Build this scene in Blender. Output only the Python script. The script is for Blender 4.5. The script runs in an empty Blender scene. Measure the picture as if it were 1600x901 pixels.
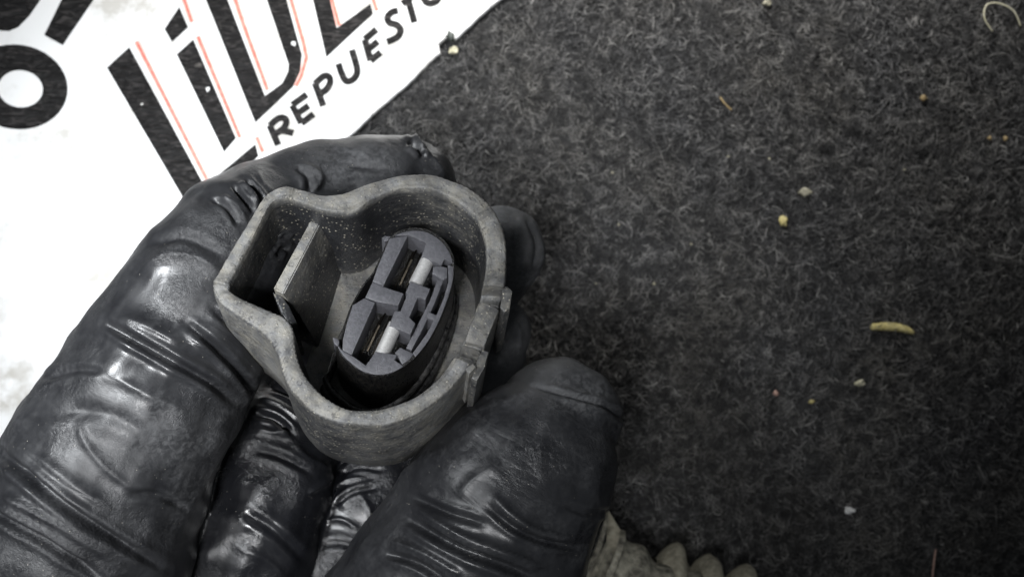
import bpy, bmesh, math, random
import numpy as np
from mathutils import Vector, Matrix

# ------------------------------------------------------------------ camera, world, lamps, exposure
# everything is laid out in millimetres and scaled to metres at the very end
SC = bpy.context.scene
COL = SC.collection
HC, FPX, CX, CY = 182.0, 1716.0, 800.0, 450.5
MM = 0.001
random.seed(4); rng = np.random.default_rng(4)

cam_d = bpy.data.cameras.new('camera'); cam = bpy.data.objects.new('camera', cam_d); COL.objects.link(cam)
cam.location = (0, 0, HC*MM); cam.rotation_euler = (0, 0, 0)
cam_d.sensor_width = 36; cam_d.lens = 36*FPX/1600; cam_d.clip_start = 0.005; cam_d.clip_end = 50
cam_d.dof.use_dof = True; cam_d.dof.focus_distance = 0.124; cam_d.dof.aperture_fstop = 38
SC.camera = cam

w = bpy.data.worlds.new('World'); SC.world = w; w.use_nodes = True
bg = w.node_tree.nodes['Background']; bg.inputs[0].default_value = (0.86, 0.93, 1.0, 1); bg.inputs[1].default_value = 0.085

def area(name, loc, target, size, power, col=(1, 1, 1), size_y=None, spread=180):
    d = bpy.data.lights.new(name, 'AREA'); d.energy = power; d.color = col; d.size = size; d.spread = math.radians(spread)
    if size_y: d.shape = 'RECTANGLE'; d.size_y = size_y
    o = bpy.data.objects.new(name, d); COL.objects.link(o)
    o.location = Vector(loc)*MM
    o.rotation_euler = (Vector(target)-Vector(loc)).to_track_quat('-Z', 'Y').to_euler()
    return o
area('key_lamp', (12, 152, 84), (20, 128, 0), 0.08, 0.50, (1.0, 0.99, 0.975), 0.05, 104)
area('top_lamp', (-130, 60, 220), (-60, 2, 45), 0.035, 0.042, (0.94, 0.97, 1.0), 0.03, 42)
area('front_lamp', (-52, -38, 310), (-36, -10, 50), 0.06, 0.030, (0.97, 0.98, 1.0), 0.05, 34)
SC.view_settings.view_transform = 'Standard'; SC.view_settings.look = 'None'
SC.view_settings.exposure = 0.0; SC.view_settings.gamma = 1.0
SC.render.engine = 'CYCLES'
SC.cycles.use_denoising = True
SC.cycles.max_bounces = 6

# ------------------------------------------------------------------ helpers
def P(px, py, z=0.0):
    d = (HC - z)/FPX
    return Vector(((px-CX)*d, -(py-CY)*d, z))
def proj(co):                                     # n x 3 mm -> pixel columns, for placing folds
    d = HC - co[:, 2]
    return CX + co[:, 0]/d*FPX, CY - co[:, 1]/d*FPX

def link(name, me, mat=None, parent=None, smooth=False):
    if mat: me.materials.append(mat)
    if smooth: me.polygons.foreach_set('use_smooth', [True]*len(me.polygons))
    o = bpy.data.objects.new(name, me); COL.objects.link(o)
    if parent: o.parent = parent
    return o
def bm_obj(name, bm, mat=None, parent=None, smooth=False):
    bmesh.ops.recalc_face_normals(bm, faces=bm.faces)
    me = bpy.data.meshes.new(name); bm.to_mesh(me); bm.free()
    return link(name, me, mat, parent, smooth)
def tag(o, label=None, cat=None, group=None, kind=None):
    if label: o['label'] = label
    if cat: o['category'] = cat
    if group: o['group'] = group
    if kind: o['kind'] = kind
    return o
def empty(name, loc=(0, 0, 0)):
    o = bpy.data.objects.new(name, None); o.empty_display_size = 0.005; COL.objects.link(o); o.location = loc
    return o
def catmull(pts, n, closed=True):
    p = np.array(pts, float); m = len(p); out = []
    T = np.linspace(0, m if closed else m-1, n, endpoint=not closed)
    for t in T:
        i = int(math.floor(t)); f = t-i
        if not closed and i >= m-1: i, f = m-2, 1.0
        g = (lambda k: p[k % m]) if closed else (lambda k: p[min(max(k, 0), m-1)])
        a, b, c, d = g(i-1), g(i), g(i+1), g(i+2)
        out.append(0.5*((2*b)+(c-a)*f+(2*a-5*b+4*c-d)*f*f+(3*b-a-3*c+d)*f**3))
    return np.array(out)

# ------------------------------------------------------------------ materials
class NT:
    def __init__(s, name):
        s.m = bpy.data.materials.new(name); s.m.use_nodes = True; s.t = s.m.node_tree; s.n = s.t.nodes
        s.b = s.n['Principled BSDF']
        tc = s.n.new('ShaderNodeTexCoord'); mp = s.n.new('ShaderNodeMapping'); mp.inputs['Scale'].default_value = (1000,)*3
        s.t.links.new(tc.outputs['Object'], mp.inputs[0]); s.co = mp.outputs[0]
    def l(s, a, b): s.t.links.new(a, b)
    def scale(s, v):
        mp = s.n.new('ShaderNodeMapping'); mp.inputs['Scale'].default_value = v; s.l(s.co, mp.inputs[0]); return mp.outputs[0]
    def noise(s, scale, detail=3, rough=0.55, dist=0.0, co=None):
        n = s.n.new('ShaderNodeTexNoise'); n.inputs['Scale'].default_value = scale; n.inputs['Detail'].default_value = detail
        n.inputs['Roughness'].default_value = rough; n.inputs['Distortion'].default_value = dist
        s.l(co or s.co, n.inputs['Vector']); return n.outputs[0]
    def voro(s, scale, co=None, rand=1.0):
        n = s.n.new('ShaderNodeTexVoronoi'); n.inputs['Scale'].default_value = scale; n.inputs['Randomness'].default_value = rand
        s.l(co or s.co, n.inputs['Vector']); return n
    def ramp(s, x, a, b, ca=(0, 0, 0, 1), cb=(1, 1, 1, 1)):
        r = s.n.new('ShaderNodeValToRGB'); e = r.color_ramp.elements
        e[0].position, e[1].position = a, b; e[0].color, e[1].color = ca, cb
        s.l(x, r.inputs[0]); return r.outputs[0]
    def math(s, op, a, b):
        n = s.n.new('ShaderNodeMath'); n.operation = op
        for i, v in enumerate((a, b)):
            if isinstance(v, (int, float)): n.inputs[i].default_value = v
            else: s.l(v, n.inputs[i])
        return n.outputs[0]
    def mix(s, f, a, b):
        n = s.n.new('ShaderNodeMix'); n.data_type = 'RGBA'
        for k, v in ((0, f), (6, a), (7, b)):
            if isinstance(v, (int, float)): n.inputs[k].default_value = v
            elif isinstance(v, tuple): n.inputs[k].default_value = v if len(v) == 4 else v+(1,)
            else: s.l(v, n.inputs[k])
        return n.outputs[2]
    def attr(s, name):
        n = s.n.new('ShaderNodeAttribute'); n.attribute_name = name; return n.outputs['Fac']
    def bump(s, h, dist, strength=1.0, prev=None):
        n = s.n.new('ShaderNodeBump'); n.inputs['Distance'].default_value = dist*MM; n.inputs['Strength'].default_value = strength
        s.l(h, n.inputs['Height'])
        if prev: s.l(prev, n.inputs['Normal'])
        return n.outputs[0]
    def out(s, col=None, rough=None, nor=None, metal=None, spec=None, coat=None):
        for k, v in (('Base Color', col), ('Roughness', rough), ('Metallic', metal), ('Specular IOR Level', spec), ('Coat Weight', coat)):
            if v is None: continue
            if isinstance(v, (int, float)): s.b.inputs[k].default_value = v
            elif isinstance(v, tuple): s.b.inputs[k].default_value = v if len(v) == 4 else v+(1,)
            else: s.l(v, s.b.inputs[k])
        if nor: s.l(nor, s.b.inputs['Normal'])
        return s.m

def m_glove():
    s = NT('black_nitrile')
    big = s.noise(0.10, 4, 0.6); fine = s.noise(1.6, 5, 0.7, 0.6); grit = s.noise(5.0, 2, 0.6); mid = s.noise(0.33, 4, 0.6)
    dust = s.math('MULTIPLY', s.ramp(big, 0.44, 0.68), s.ramp(fine, 0.42, 0.70))
    film_and_light = s.math('MULTIPLY', s.attr('film_and_light'), s.math('ADD', s.math('MULTIPLY', dust, 0.40), s.math('ADD', 0.06, s.math('MULTIPLY', s.ramp(mid, 0.30, 0.7), 0.15))))
    c = s.mix(film_and_light, (0.0062, 0.0066, 0.0084), (0.112, 0.114, 0.118))
    v = s.voro(1.5); spk = s.math('MULTIPLY', s.ramp(v.outputs['Distance'], 0.04, 0.09, (1, 1, 1, 1), (0, 0, 0, 1)), s.ramp(s.noise(0.22, 2), 0.52, 0.60))
    c = s.mix(spk, c, (0.42, 0.39, 0.33))
    r = s.math('ADD', s.math('MULTIPLY', film_and_light, 0.75), s.math('ADD', 0.215, s.math('MULTIPLY', s.ramp(s.noise(0.09, 3), 0.38, 0.62), 0.17)))
    patch = s.ramp(s.noise(0.085, 2), 0.48, 0.62)
    h = s.math('ADD', s.math('MULTIPLY', fine, s.math('ADD', 0.08, s.math('MULTIPLY', patch, 2.0))), s.math('MULTIPLY', grit, 0.10))
    n1 = s.bump(h, 0.16, 0.65)
    mp = s.n.new('ShaderNodeMapping'); mp.inputs['Rotation'].default_value = (0, 0, math.radians(-62)); s.l(s.co, mp.inputs[0])
    mp2 = s.n.new('ShaderNodeMapping'); mp2.inputs['Scale'].default_value = (0.42, 0.085, 0.2); s.l(mp.outputs[0], mp2.inputs[0])
    wr = s.math('ABSOLUTE', s.math('SUBTRACT', s.noise(1.0, 3, 0.5, 0.9, mp2.outputs[0]), 0.5), 0)
    wr = s.math('MULTIPLY', wr, s.ramp(s.noise(0.06, 2), 0.42, 0.60))
    n2 = s.bump(wr, 1.4, 0.16, n1)
    n3 = s.bump(s.noise(0.22, 2, 0.45, 0.7), 0.40, 0.22, n2)
    return s.out(c, r, n3, spec=0.55)
def m_shell():
    s = NT('dusty_grey_plastic')
    d = s.attr('dust'); at = s.n.new('ShaderNodeAttribute'); at.attribute_name = 'wall'
    mpw = s.n.new('ShaderNodeMapping'); mpw.inputs['Scale'].default_value = (0.28, 2.6, 1); s.l(at.outputs['Vector'], mpw.inputs[0])
    sw = s.noise(1.0, 5, 0.72, 0.35, mpw.outputs[0]); n1 = s.noise(0.55, 5, 0.65); n2 = s.noise(3.2, 4, 0.7); st = s.noise(1.0, 4, 0.65, 0.4, s.scale((2.2, 2.2, 0.35)))
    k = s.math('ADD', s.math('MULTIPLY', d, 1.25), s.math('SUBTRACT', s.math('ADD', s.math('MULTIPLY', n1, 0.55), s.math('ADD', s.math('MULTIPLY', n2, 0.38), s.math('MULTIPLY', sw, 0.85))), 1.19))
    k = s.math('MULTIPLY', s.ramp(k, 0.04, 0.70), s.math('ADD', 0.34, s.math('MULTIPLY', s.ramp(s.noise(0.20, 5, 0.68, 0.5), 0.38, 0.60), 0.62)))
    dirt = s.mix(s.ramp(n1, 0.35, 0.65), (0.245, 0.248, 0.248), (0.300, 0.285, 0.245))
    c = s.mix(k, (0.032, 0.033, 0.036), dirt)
    v = s.voro(1.9); v2 = s.voro(1.0)
    spk = s.math('MULTIPLY', s.ramp(v.outputs['Distance'], 0.12, 0.26, (1, 1, 1, 1), (0, 0, 0, 1)), s.ramp(s.noise(0.8, 2), 0.42, 0.52))
    spk2 = s.math('MULTIPLY', s.ramp(v2.outputs['Distance'], 0.06, 0.12, (1, 1, 1, 1), (0, 0, 0, 1)), s.ramp(s.noise(1.1, 2), 0.55, 0.6))
    c = s.mix(s.math('MULTIPLY', s.math('MAXIMUM', spk, spk2), s.math('SUBTRACT', 1.1, d)), c, (0.60, 0.56, 0.45))
    scr = s.ramp(s.noise(1.1, 4, 0.7, 1.8), 0.56, 0.66)
    c = s.mix(s.math('MULTIPLY', scr, 0.7), c, (0.03, 0.03, 0.033))
    r = s.math('ADD', 0.28, s.math('MULTIPLY', k, 0.36))
    h = s.math('ADD', s.math('MULTIPLY', n2, 0.5), s.math('ADD', s.math('MULTIPLY', spk, 0.5), s.math('MULTIPLY', sw, 0.9)))
    return s.out(c, r, s.bump(s.noise(0.9, 3), 0.22, 0.5, s.bump(h, 0.13, 0.8)), spec=0.5)
def m_insert():
    s = NT('slate_plastic')
    n = s.noise(2.5, 4, 0.6); f = s.noise(14, 3, 0.6)
    c = s.mix(s.ramp(n, 0.35, 0.7), (0.075, 0.0755, 0.083), (0.112, 0.112, 0.124))
    v = s.voro(1.6); spk = s.math('MULTIPLY', s.ramp(v.outputs['Distance'], 0.05, 0.10, (1, 1, 1, 1), (0, 0, 0, 1)), s.ramp(s.noise(1.3, 2), 0.56, 0.62))
    c = s.mix(spk, c, (0.35, 0.35, 0.38))
    return s.out(c, s.math('ADD', 0.30, s.math('MULTIPLY', n, 0.2)), s.bump(s.math('ADD', s.math('MULTIPLY', f, 0.5), n), 0.10, 0.7), spec=0.5)
def m_column():
    s = NT('greasy_black_plastic')
    n = s.noise(2.2, 4, 0.7, 0.5, s.scale((1.4, 1.4, 0.5))); f = s.noise(7, 3, 0.7)
    c = s.mix(s.ramp(n, 0.45, 0.75), (0.005, 0.005, 0.0055), (0.026, 0.024, 0.019))
    return s.out(c, s.math('ADD', 0.16, s.math('MULTIPLY', n, 0.3)), s.bump(s.math('ADD', n, s.math('MULTIPLY', f, 0.5)), 0.30, 0.9), spec=0.6)
def m_metal(name, col, rough):
    s = NT(name); n = s.noise(4, 3, 0.6, 0, s.scale((1, 1, 1)))
    return s.out(s.mix(s.ramp(n, 0.35, 0.75), col, tuple(x*0.7 for x in col)), s.math('ADD', rough, s.math('MULTIPLY', n, 0.15)), s.bump(n, 0.05, 0.5), 0.68 if col[0] > 0.5 else 1.0)
def m_white():
    s = NT('white_sign_board')
    n = s.noise(0.07, 5, 0.62); f = s.noise(0.22, 5, 0.6)
    c = s.mix(s.math('MULTIPLY', s.ramp(n, 0.46, 0.60), s.math('MULTIPLY', s.ramp(f, 0.40, 0.60), 0.8)), (0.75, 0.755, 0.75), (0.40, 0.38, 0.335))
    v = s.voro(0.16); spk = s.math('MULTIPLY', s.ramp(v.outputs['Distance'], 0.03, 0.06, (1, 1, 1, 1), (0, 0, 0, 1)), s.ramp(f, 0.5, 0.6))
    c = s.mix(s.math('MULTIPLY', spk, 0.35), c, (0.40, 0.37, 0.31))
    return s.out(c, 0.4, s.bump(s.noise(0.12, 2), 0.25, 0.3))
def m_ink():
    s = NT('black_print')
    wv = s.noise(1.0, 3, 0.55, 1.6, s.scale((0.42, 1.25, 1)))
    n = s.noise(0.5, 4)
    c = s.mix(s.ramp(wv, 0.50, 0.66), (0.004, 0.0037, 0.0037), (0.036, 0.033, 0.032))  # paler wave crests: highlights of the relief painted into the ink colour
    c = s.mix(s.ramp(s.noise(0.28, 3), 0.70, 0.78), c, (0.14, 0.13, 0.12))
    return s.out(c, 0.5, s.bump(wv, 0.45, 0.7), spec=0.16)
def m_red():
    s = NT('red_print'); n = s.noise(1.3, 4, 0.7)
    return s.out(s.mix(s.ramp(n, 0.42, 0.66), (0.60, 0.075, 0.04), (0.72, 0.22, 0.16)), 0.5)
def m_pink():
    s = NT('faded_pink_print'); n = s.noise(0.9, 4, 0.7)
    return s.out(s.mix(s.ramp(n, 0.42, 0.7), (0.74, 0.42, 0.36), (0.76, 0.56, 0.51)), 0.5)
def m_flat(name, c1, c2, scale, rough, bumpd=0.1):
    s = NT(name); n = s.noise(scale, 4, 0.65)
    return s.out(s.mix(s.ramp(n, 0.35, 0.68), c1, c2), rough, s.bump(n, bumpd, 0.8))
def m_carpet():
    s = NT('dark_carpet_backing'); n = s.noise(0.6, 5, 0.7); b = s.noise(0.05, 3)
    c = s.mix(s.ramp(n, 0.35, 0.68), (0.022, 0.022, 0.022), (0.07, 0.07, 0.07))
    return s.out(c, 0.95, s.bump(n, 0.9, 1.0), spec=0.1)
def m_fibre():
    s = NT('carpet_fibre'); hi = s.n.new('ShaderNodeHairInfo'); r = s.n.new('ShaderNodeValToRGB'); s.l(hi.outputs['Random'], r.inputs[0])
    e = r.color_ramp.elements; e[0].color = (0.022, 0.022, 0.0228, 1); e[1].color = (0.42, 0.415, 0.40, 1); e[1].position = 1.0
    for p, c in ((0.40, (0.074, 0.074, 0.076)), (0.75, (0.150, 0.150, 0.152)), (0.94, (0.25, 0.245, 0.238))):
        x = e.new(p); x.color = c+(1,)
    b = s.noise(0.045, 4, 0.6)
    c = s.mix(s.ramp(b, 0.38, 0.66), r.outputs[0], s.mix(0.30, r.outputs[0], (0.16, 0.146, 0.118)))
    c = s.mix(s.math('MULTIPLY', s.ramp(s.noise(0.45, 3, 0.6, 0.8), 0.45, 0.58), 0.8), c, (0.026, 0.026, 0.027))
    return s.out(c, 0.75, spec=0.25)

GLOVE, SHELL, INSERT, COLUMN = m_glove(), m_shell(), m_insert(), m_column()
PIN = m_metal('tinned_pin', (0.92, 0.91, 0.89), 0.33); BRASS = m_metal('brown_contact', (0.030, 0.026, 0.020), 0.3)
WHITE, INK, RED, PINK = m_white(), m_ink(), m_red(), m_pink()
DUSTY = m_flat('dusty_loom_plastic', (0.22, 0.205, 0.155), (0.44, 0.41, 0.32), 1.1, 0.8, 0.25)
TAPE = m_flat('dirty_tape', (0.09, 0.085, 0.068), (0.42, 0.40, 0.32), 0.75, 0.75, 0.5)

# ------------------------------------------------------------------ ground: carpet
bm = bmesh.new()
bmesh.ops.create_grid(bm, x_segments=1, y_segments=1, size=420)
carpet = bm_obj('carpet', bm, m_carpet()); tag(carpet, 'dark charcoal matted carpet lying under everything', None, None, 'structure')
def make_fibres(n=190000, k=6):
    x = rng.uniform(-105, 105, n); y = rng.uniform(-66, 66, n)
    # no pile under the sign board
    e0, e1 = np.array(P(1010, -208, 1.3))[:2], np.array(P(-420, 1092, 1.3))[:2]; ed = (e1-e0)/np.linalg.norm(e1-e0)
    keep = (-(x-e0[0])*ed[1]+(y-e0[1])*ed[0]) > 0.35; x, y = x[keep], y[keep]; n = len(x)
    # flow field gives the matted, swirled look
    a = 1.2*np.sin(x*0.11+np.sin(y*0.13)*1.7)+1.3*np.cos(y*0.16-x*0.07)+rng.normal(0, 0.9, n)
    a = np.where(rng.random(n) < 0.3, rng.uniform(0, 6.28, n), a)
    L = rng.gamma(3.0, 0.75, n)+0.5; curl = rng.normal(0, 1.0, n)
    hgt = rng.gamma(2.2, 0.26, n)*(1+0.5*np.sin(x*0.9+2*np.sin(y*0.7))*np.cos(y*0.8))
    t = np.linspace(0, 1, k)
    ang = a[:, None]+curl[:, None]*t*1.8
    dx = np.cumsum(np.cos(ang), 1)/k*L[:, None]; dy = np.cumsum(np.sin(ang), 1)/k*L[:, None]
    z = 0.05+np.sin(t*math.pi*0.85)[None]*hgt[:, None]
    pos = np.stack([x[:, None]+dx, y[:, None]+dy, z], -1).reshape(-1, 3)*MM
    rad = (rng.uniform(0.022, 0.066, n)[:, None]*np.linspace(1, 0.5, k)[None]).reshape(-1)*MM
    hc = bpy.data.hair_curves.new('carpet_fibres'); hc.add_curves([k]*n)
    hc.attributes['position'].data.foreach_set('vector', pos.astype(np.float32).ravel())
    if 'radius' not in hc.attributes: hc.attributes.new('radius', 'FLOAT', 'POINT')
    hc.attributes['radius'].data.foreach_set('value', rad.astype(np.float32))
    hc.materials.append(m_fibre())
    o = bpy.data.objects.new('carpet_fibres', hc); COL.objects.link(o)
    return tag(o, 'short curly dark grey fibres matted over the carpet', None, None, 'stuff')
FIBRES = make_fibres()

# ------------------------------------------------------------------ sign board with its print
ZS = 1.3
def poly_obj(name, pts, z, mat, parent, holes=(), thick=0.0):
    bm = bmesh.new(); es = []
    for loop in (pts,)+tuple(holes):
        vs = [bm.verts.new(P(p[0], p[1], z)) for p in loop]
        es += [bm.edges.new((vs[i], vs[(i+1) % len(vs)])) for i in range(len(vs))]
    bmesh.ops.triangle_fill(bm, edges=es, use_beauty=True, use_dissolve=False)
    for f in bm.faces:
        if f.normal.z < 0: f.normal_flip()
    if thick:
        r = bmesh.ops.extrude_face_region(bm, geom=bm.faces[:])
        bmesh.ops.translate(bm, vec=(0, 0, -thick), verts=[v for v in r['geom'] if isinstance(v, bmesh.types.BMVert)])
        bmesh.ops.recalc_face_normals(bm, faces=bm.faces)
    me = bpy.data.meshes.new(name); bm.to_mesh(me); bm.free()
    return link(name, me, mat, parent)
sign = empty('sign_board', P(200, 100, 0)*MM)
tag(sign, 'white sign board with black and red lettering in the corner', 'sign')
edge = []
a, b = np.array((1010., -208.)), np.array((-420., 1092.))
for i in range(241):
    t = i/240; j = random.uniform(-0.5, 0.5)+1.5*math.sin(t*31)*math.sin(t*77)
    p = a+(b-a)*t+np.array((0.67, 0.74))*j
    if 0.209 < t < 0.222: p = p+np.array((-0.67, -0.74))*12      # chipped notch
    edge.append(tuple(p))
bm = bmesh.new()
top = [bm.verts.new(P(x, y, ZS)) for x, y in [(-420, -400), (1010, -400)]+edge]
bm.faces.new(top); bm.normal_update()
if bm.faces[:][0].normal.z < 0: bm.faces[:][0].normal_flip()
r = bmesh.ops.extrude_face_region(bm, geom=bm.faces[:])
bmesh.ops.translate(bm, vec=(0, 0, -ZS+0.02), verts=[v for v in r['geom'] if isinstance(v, bmesh.types.BMVert)])
be = [e for e in bm.edges if all(v.co.z > ZS-0.1 for v in e.verts)]
bmesh.ops.bevel(bm, geom=be, offset=0.45, segments=3, affect='EDGES', profile=0.6)
board = bm_obj('board', bm, WHITE, sign)
def arc(cx, cy, rx, ry, rot=0, n=40):
    return [(cx+rx*math.cos(t)*math.cos(rot)-ry*math.sin(t)*math.sin(rot), cy+rx*math.cos(t)*math.sin(rot)+ry*math.sin(t)*math.cos(rot)) for t in [2*math.pi*i/n for i in range(n)]]
ZI = ZS+0.03
letters = [
    [(167, 106), (202, 74), (320, 291), (399, 225), (404, 244), (303, 338)],
    [(276, 85), (302, 62), (369, 216), (350, 238)],
    [(257, 46), (280, 11), (294, 43), (269, 66)],
    [(487, -8), (514, -8), (526, 44), (579, 6), (583, 22), (510, 90)],
    [(69, 55), (98, 71), (110, 53), (152, -8), (100, -8)],
    [(-60, 30), (0, 48), (14, 49), (28, 43), (46, 25), (66, -4), (80, -30), (-60, -30)]]
for L in letters: poly_obj('letter', L, ZI, INK, sign)
D_out = [(316, -12), (355, -12), (356, -9)]
poly_obj('letter', [(316, -14), (399, 192), (458, 136), (469, 112), (472, 86), (464, 58), (444, -14), (412, -14), (451, 101), (450, 112), (441, 130), (414, 150), (350, -14)], ZI, INK, sign)
poly_obj('letter', arc(26, 136, 80, 66, 0.15), ZI, INK, sign, (arc(32, 139, 35, 29, 0.1),))
def ribbon(pts, wd, closed=False):
    p = [np.array(q, float) for q in pts]; l, r_ = [], []
    for i in range(len(p)):
        a_ = p[i-1] if i > 0 else p[i]; b_ = p[i+1] if i < len(p)-1 else p[i]
        t = (b_-a_)/max(np.linalg.norm(b_-a_), 1e-6); n = np.array((-t[1], t[0]))
        k = 1.0
        if 0 < i < len(p)-1:
            u = (p[i]-a_)/np.linalg.norm(p[i]-a_); k = 1/max(0.6, abs(np.dot(n, np.array((-u[1], u[0])))))
        l.append(tuple(p[i]+n*wd/2*k)); r_.append(tuple(p[i]-n*wd/2*k))
    return l+r_[::-1]
for pts in ([(213, 65), (323, 280)], [(401, 214), (411, 238)], [(287, -2), (300, 35)], [(309, 57), (375, 215)], [(366, -5), (380, 37), (418, 141)],
            [(452, -10), (474, 66), (479, 90), (470, 121), (462, 135)], [(517, -6), (530, 40)], [(581, -6), (589, 17)]):
    poly_obj('red_stripe', ribbon(pts, 9.0), ZS+0.015, PINK, sign)
    poly_obj('red_stripe', ribbon(pts, 4.0), ZS+0.024, RED, sign)
def stroke_letter(strokes, wd=10.6):
    bm = bmesh.new()
    for i, st in enumerate(strokes):
        q = [(380+x/3.466, y/3.466) for x, y in st]
        if len(q) > 2: q = [tuple(v) for v in catmull(q, len(q)*5, False)]
        rb = ribbon(q, wd); n = len(rb)//2
        vs = [bm.verts.new(P(x, y, ZI+0.004*i)) for x, y in rb]
        for k in range(n-1):
            f = bm.faces.new((vs[k], vs[k+1], vs[2*n-2-k], vs[2*n-1-k])); f.normal_update()
            if f.normal.z < 0: f.normal_flip()
    me = bpy.data.meshes.new('small_letter'); bm.to_mesh(me); bm.free(); link('small_letter', me, INK, sign)
E1 = lambda s_, e_, t_, ma, mb, b_: [[s_, e_], [s_, t_], [ma, mb], [e_, b_]]
stroke_letter([[(143, 678), (190, 787)], [(143, 683), (185, 645), (222, 640), (234, 664), (215, 698), (170, 728)], [(200, 706), (235, 712), (272, 722)]])
stroke_letter(E1((265, 570), (315, 668), (345, 512), (290, 618), (355, 572), (382, 618)))
stroke_letter([[(388, 450), (434, 575)], [(388, 455), (435, 414), (465, 418), (470, 450), (450, 485), (412, 512)]])
stroke_letter([[(515, 345), (540, 415), (562, 441), (596, 430), (617, 395), (612, 350), (588, 270)]])
stroke_letter(E1((658, 215), (690, 330), (722, 160), (674, 270), (730, 226), (745, 284)))
stroke_letter([[(838, 58), (805, 68), (782, 95), (792, 124), (830, 136), (852, 162), (842, 195), (812, 215), (778, 228)]])
stroke_letter([[(893, 0), (928, 123)], [(862, 22), (940, -36)]])
stroke_letter([[(1000, -75), (975, -30), (985, 5), (1010, 20), (1045, 8), (1068, -30), (1060, -75)]])
for x, y, q in ((222, 163, 2.2), (325, 139, 5), (459, 68, 4)):
    poly_obj('paint_chip', [(x+q*random.uniform(0.35, 1.2)*math.cos(t), y+q*random.uniform(0.35, 1.2)*math.sin(t)) for t in np.linspace(0, 5.8, 11)], ZI+0.03, WHITE, sign)

# ------------------------------------------------------------------ connector
NV = Vector((0.085, 0.42, 0.90)).normalized()               # the way its mouth opens
EXv = Vector((1, 0, 0)); EXv = (EXv-NV*EXv.dot(NV)).normalized(); EYv = NV.cross(EXv)
OC = P(610, 470, 60)
FR = Matrix((EXv, EYv, NV)).transposed().to_4x4(); FR.translation = OC
def loc_at(px, py, z):                                       # pixel -> local point on the connector plane at local height z
    o = Vector((0, 0, HC)); d = (P(px, py, 0)-o)
    q = OC+NV*z; t = (q-o).dot(NV)/d.dot(NV)
    h = o+d*t-OC
    return Vector((h.dot(EXv), h.dot(EYv), z))
con = empty('connector'); con.matrix_world = Matrix.Translation(OC*MM) @ FR.to_3x3().to_4x4()
tag(con, 'dusty dark grey plastic connector with two metal pins, held in the glove', 'connector')
pairs = [((332, 441), (358, 446)), ((341, 424), (364, 431)), ((374, 367), (391, 380)), ((407, 313), (419, 325)), ((427, 295), (434, 312)), ((452, 290), (452, 310)),
 ((473, 295), (468, 314)), ((501, 302), (502, 326)), ((530, 302), (530, 332)), ((555, 293), (558, 328)), ((589, 280), (588, 306)), ((629, 272), (622, 295)),
 ((661, 271), (655, 293)), ((694, 276), (686, 299)), ((731, 291), (715, 313)), ((760, 313), (740, 334)), ((781, 342), (754, 358)), ((791, 375), (760, 383)),
 ((792, 420), (760, 415)), ((789, 447), (755, 445)), ((780, 478), (747, 474)), ((768, 512), (735, 506)), ((754, 545), (723, 535)), ((736, 570), (709, 559)),
 ((711, 600), (690, 585)), ((680, 628), (665, 608)), ((639, 653), (633, 627)), ((599, 664), (592, 639)), ((555, 663), (558, 640)), ((515, 655), (530, 633)),
 ((485, 641), (503, 616)), ((464, 621), (482, 594)), ((449, 601), (468, 569)), ((440, 580), (461, 542)), ((433, 556), (458, 517)), ((419, 532), (448, 498)),
 ((394, 509), (426, 486)), ((362, 488), (384, 469)), ((344, 474), (366, 459)), ((335, 461), (359, 453))]
NP = len(pairs); NS = 800
par = np.linspace(0, NP, NS, endpoint=False)
Lo = catmull([tuple(loc_at(*p[0], 0))[:2] for p in pairs], NS); Li = catmull([tuple(loc_at(*p[1], 0))[:2] for p in pairs], NS)
def nrm(L):
    d = np.roll(L, -3, 0)-np.roll(L, 3, 0); d /= np.linalg.norm(d, axis=1)[:, None]
    return np.stack([-d[:, 1], d[:, 0]], 1)                  # outline runs clockwise on screen: this normal points outwards
No, Ni = nrm(Lo), nrm(Li)
def smst(x, a, b): t = np.clip((x-a)/(b-a), 0, 1); return t*t*(3-2*t)
dz = -2.4*(smst(par, 19.02, 19.10)-smst(par, 19.92, 20.0))-2.6*(smst(par, 22.15, 22.22)-smst(par, 22.92, 22.98))
dz += -0.5*(smst(par, 20.0, 20.05)-smst(par, 22.1, 22.15))
wob = 0.10*np.sin(par*1.7)+0.07*np.sin(par*4.1+1)
DEPTH, BOT = 15.0, 17.0
th = Lo-Li
rings = []  # (xy, z, dust)
rings.append((Lo-No*0.8, -BOT, 0.42)); rings.append((Lo-No*0.25, -BOT+0.7, 0.55))
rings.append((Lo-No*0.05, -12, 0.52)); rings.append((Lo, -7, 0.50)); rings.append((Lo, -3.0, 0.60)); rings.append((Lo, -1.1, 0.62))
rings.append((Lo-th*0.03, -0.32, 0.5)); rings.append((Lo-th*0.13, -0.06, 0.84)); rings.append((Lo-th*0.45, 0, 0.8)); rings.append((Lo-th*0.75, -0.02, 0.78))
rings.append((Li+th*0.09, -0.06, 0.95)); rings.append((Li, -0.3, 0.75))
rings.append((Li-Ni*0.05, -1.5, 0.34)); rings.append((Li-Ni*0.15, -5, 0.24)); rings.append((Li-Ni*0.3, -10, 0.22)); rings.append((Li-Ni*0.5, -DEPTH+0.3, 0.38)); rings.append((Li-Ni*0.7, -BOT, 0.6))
V, DU = [], []
for R_, z, du in rings:
    k = np.clip((z+6)/5.5, 0, 1)
    zz = z+dz*k+(wob*k if z > -3 else 0)
    jit = 0.03*np.sin(par*23+z)*(1 if z > -2 else 0)
    V.append(np.stack([R_[:, 0]+jit, R_[:, 1]+jit*0.5, zz*np.ones(NS)], 1))
    u = du*np.ones(NS)
    if -14 < z < -1 and R_ is not None: u = u+0.18*np.sin(par*0.55+0.6)*(z < -1)
    DU.append(u)
nr = len(rings); V = np.concatenate(V); DU = np.concatenate(DU)
F = []
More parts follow.
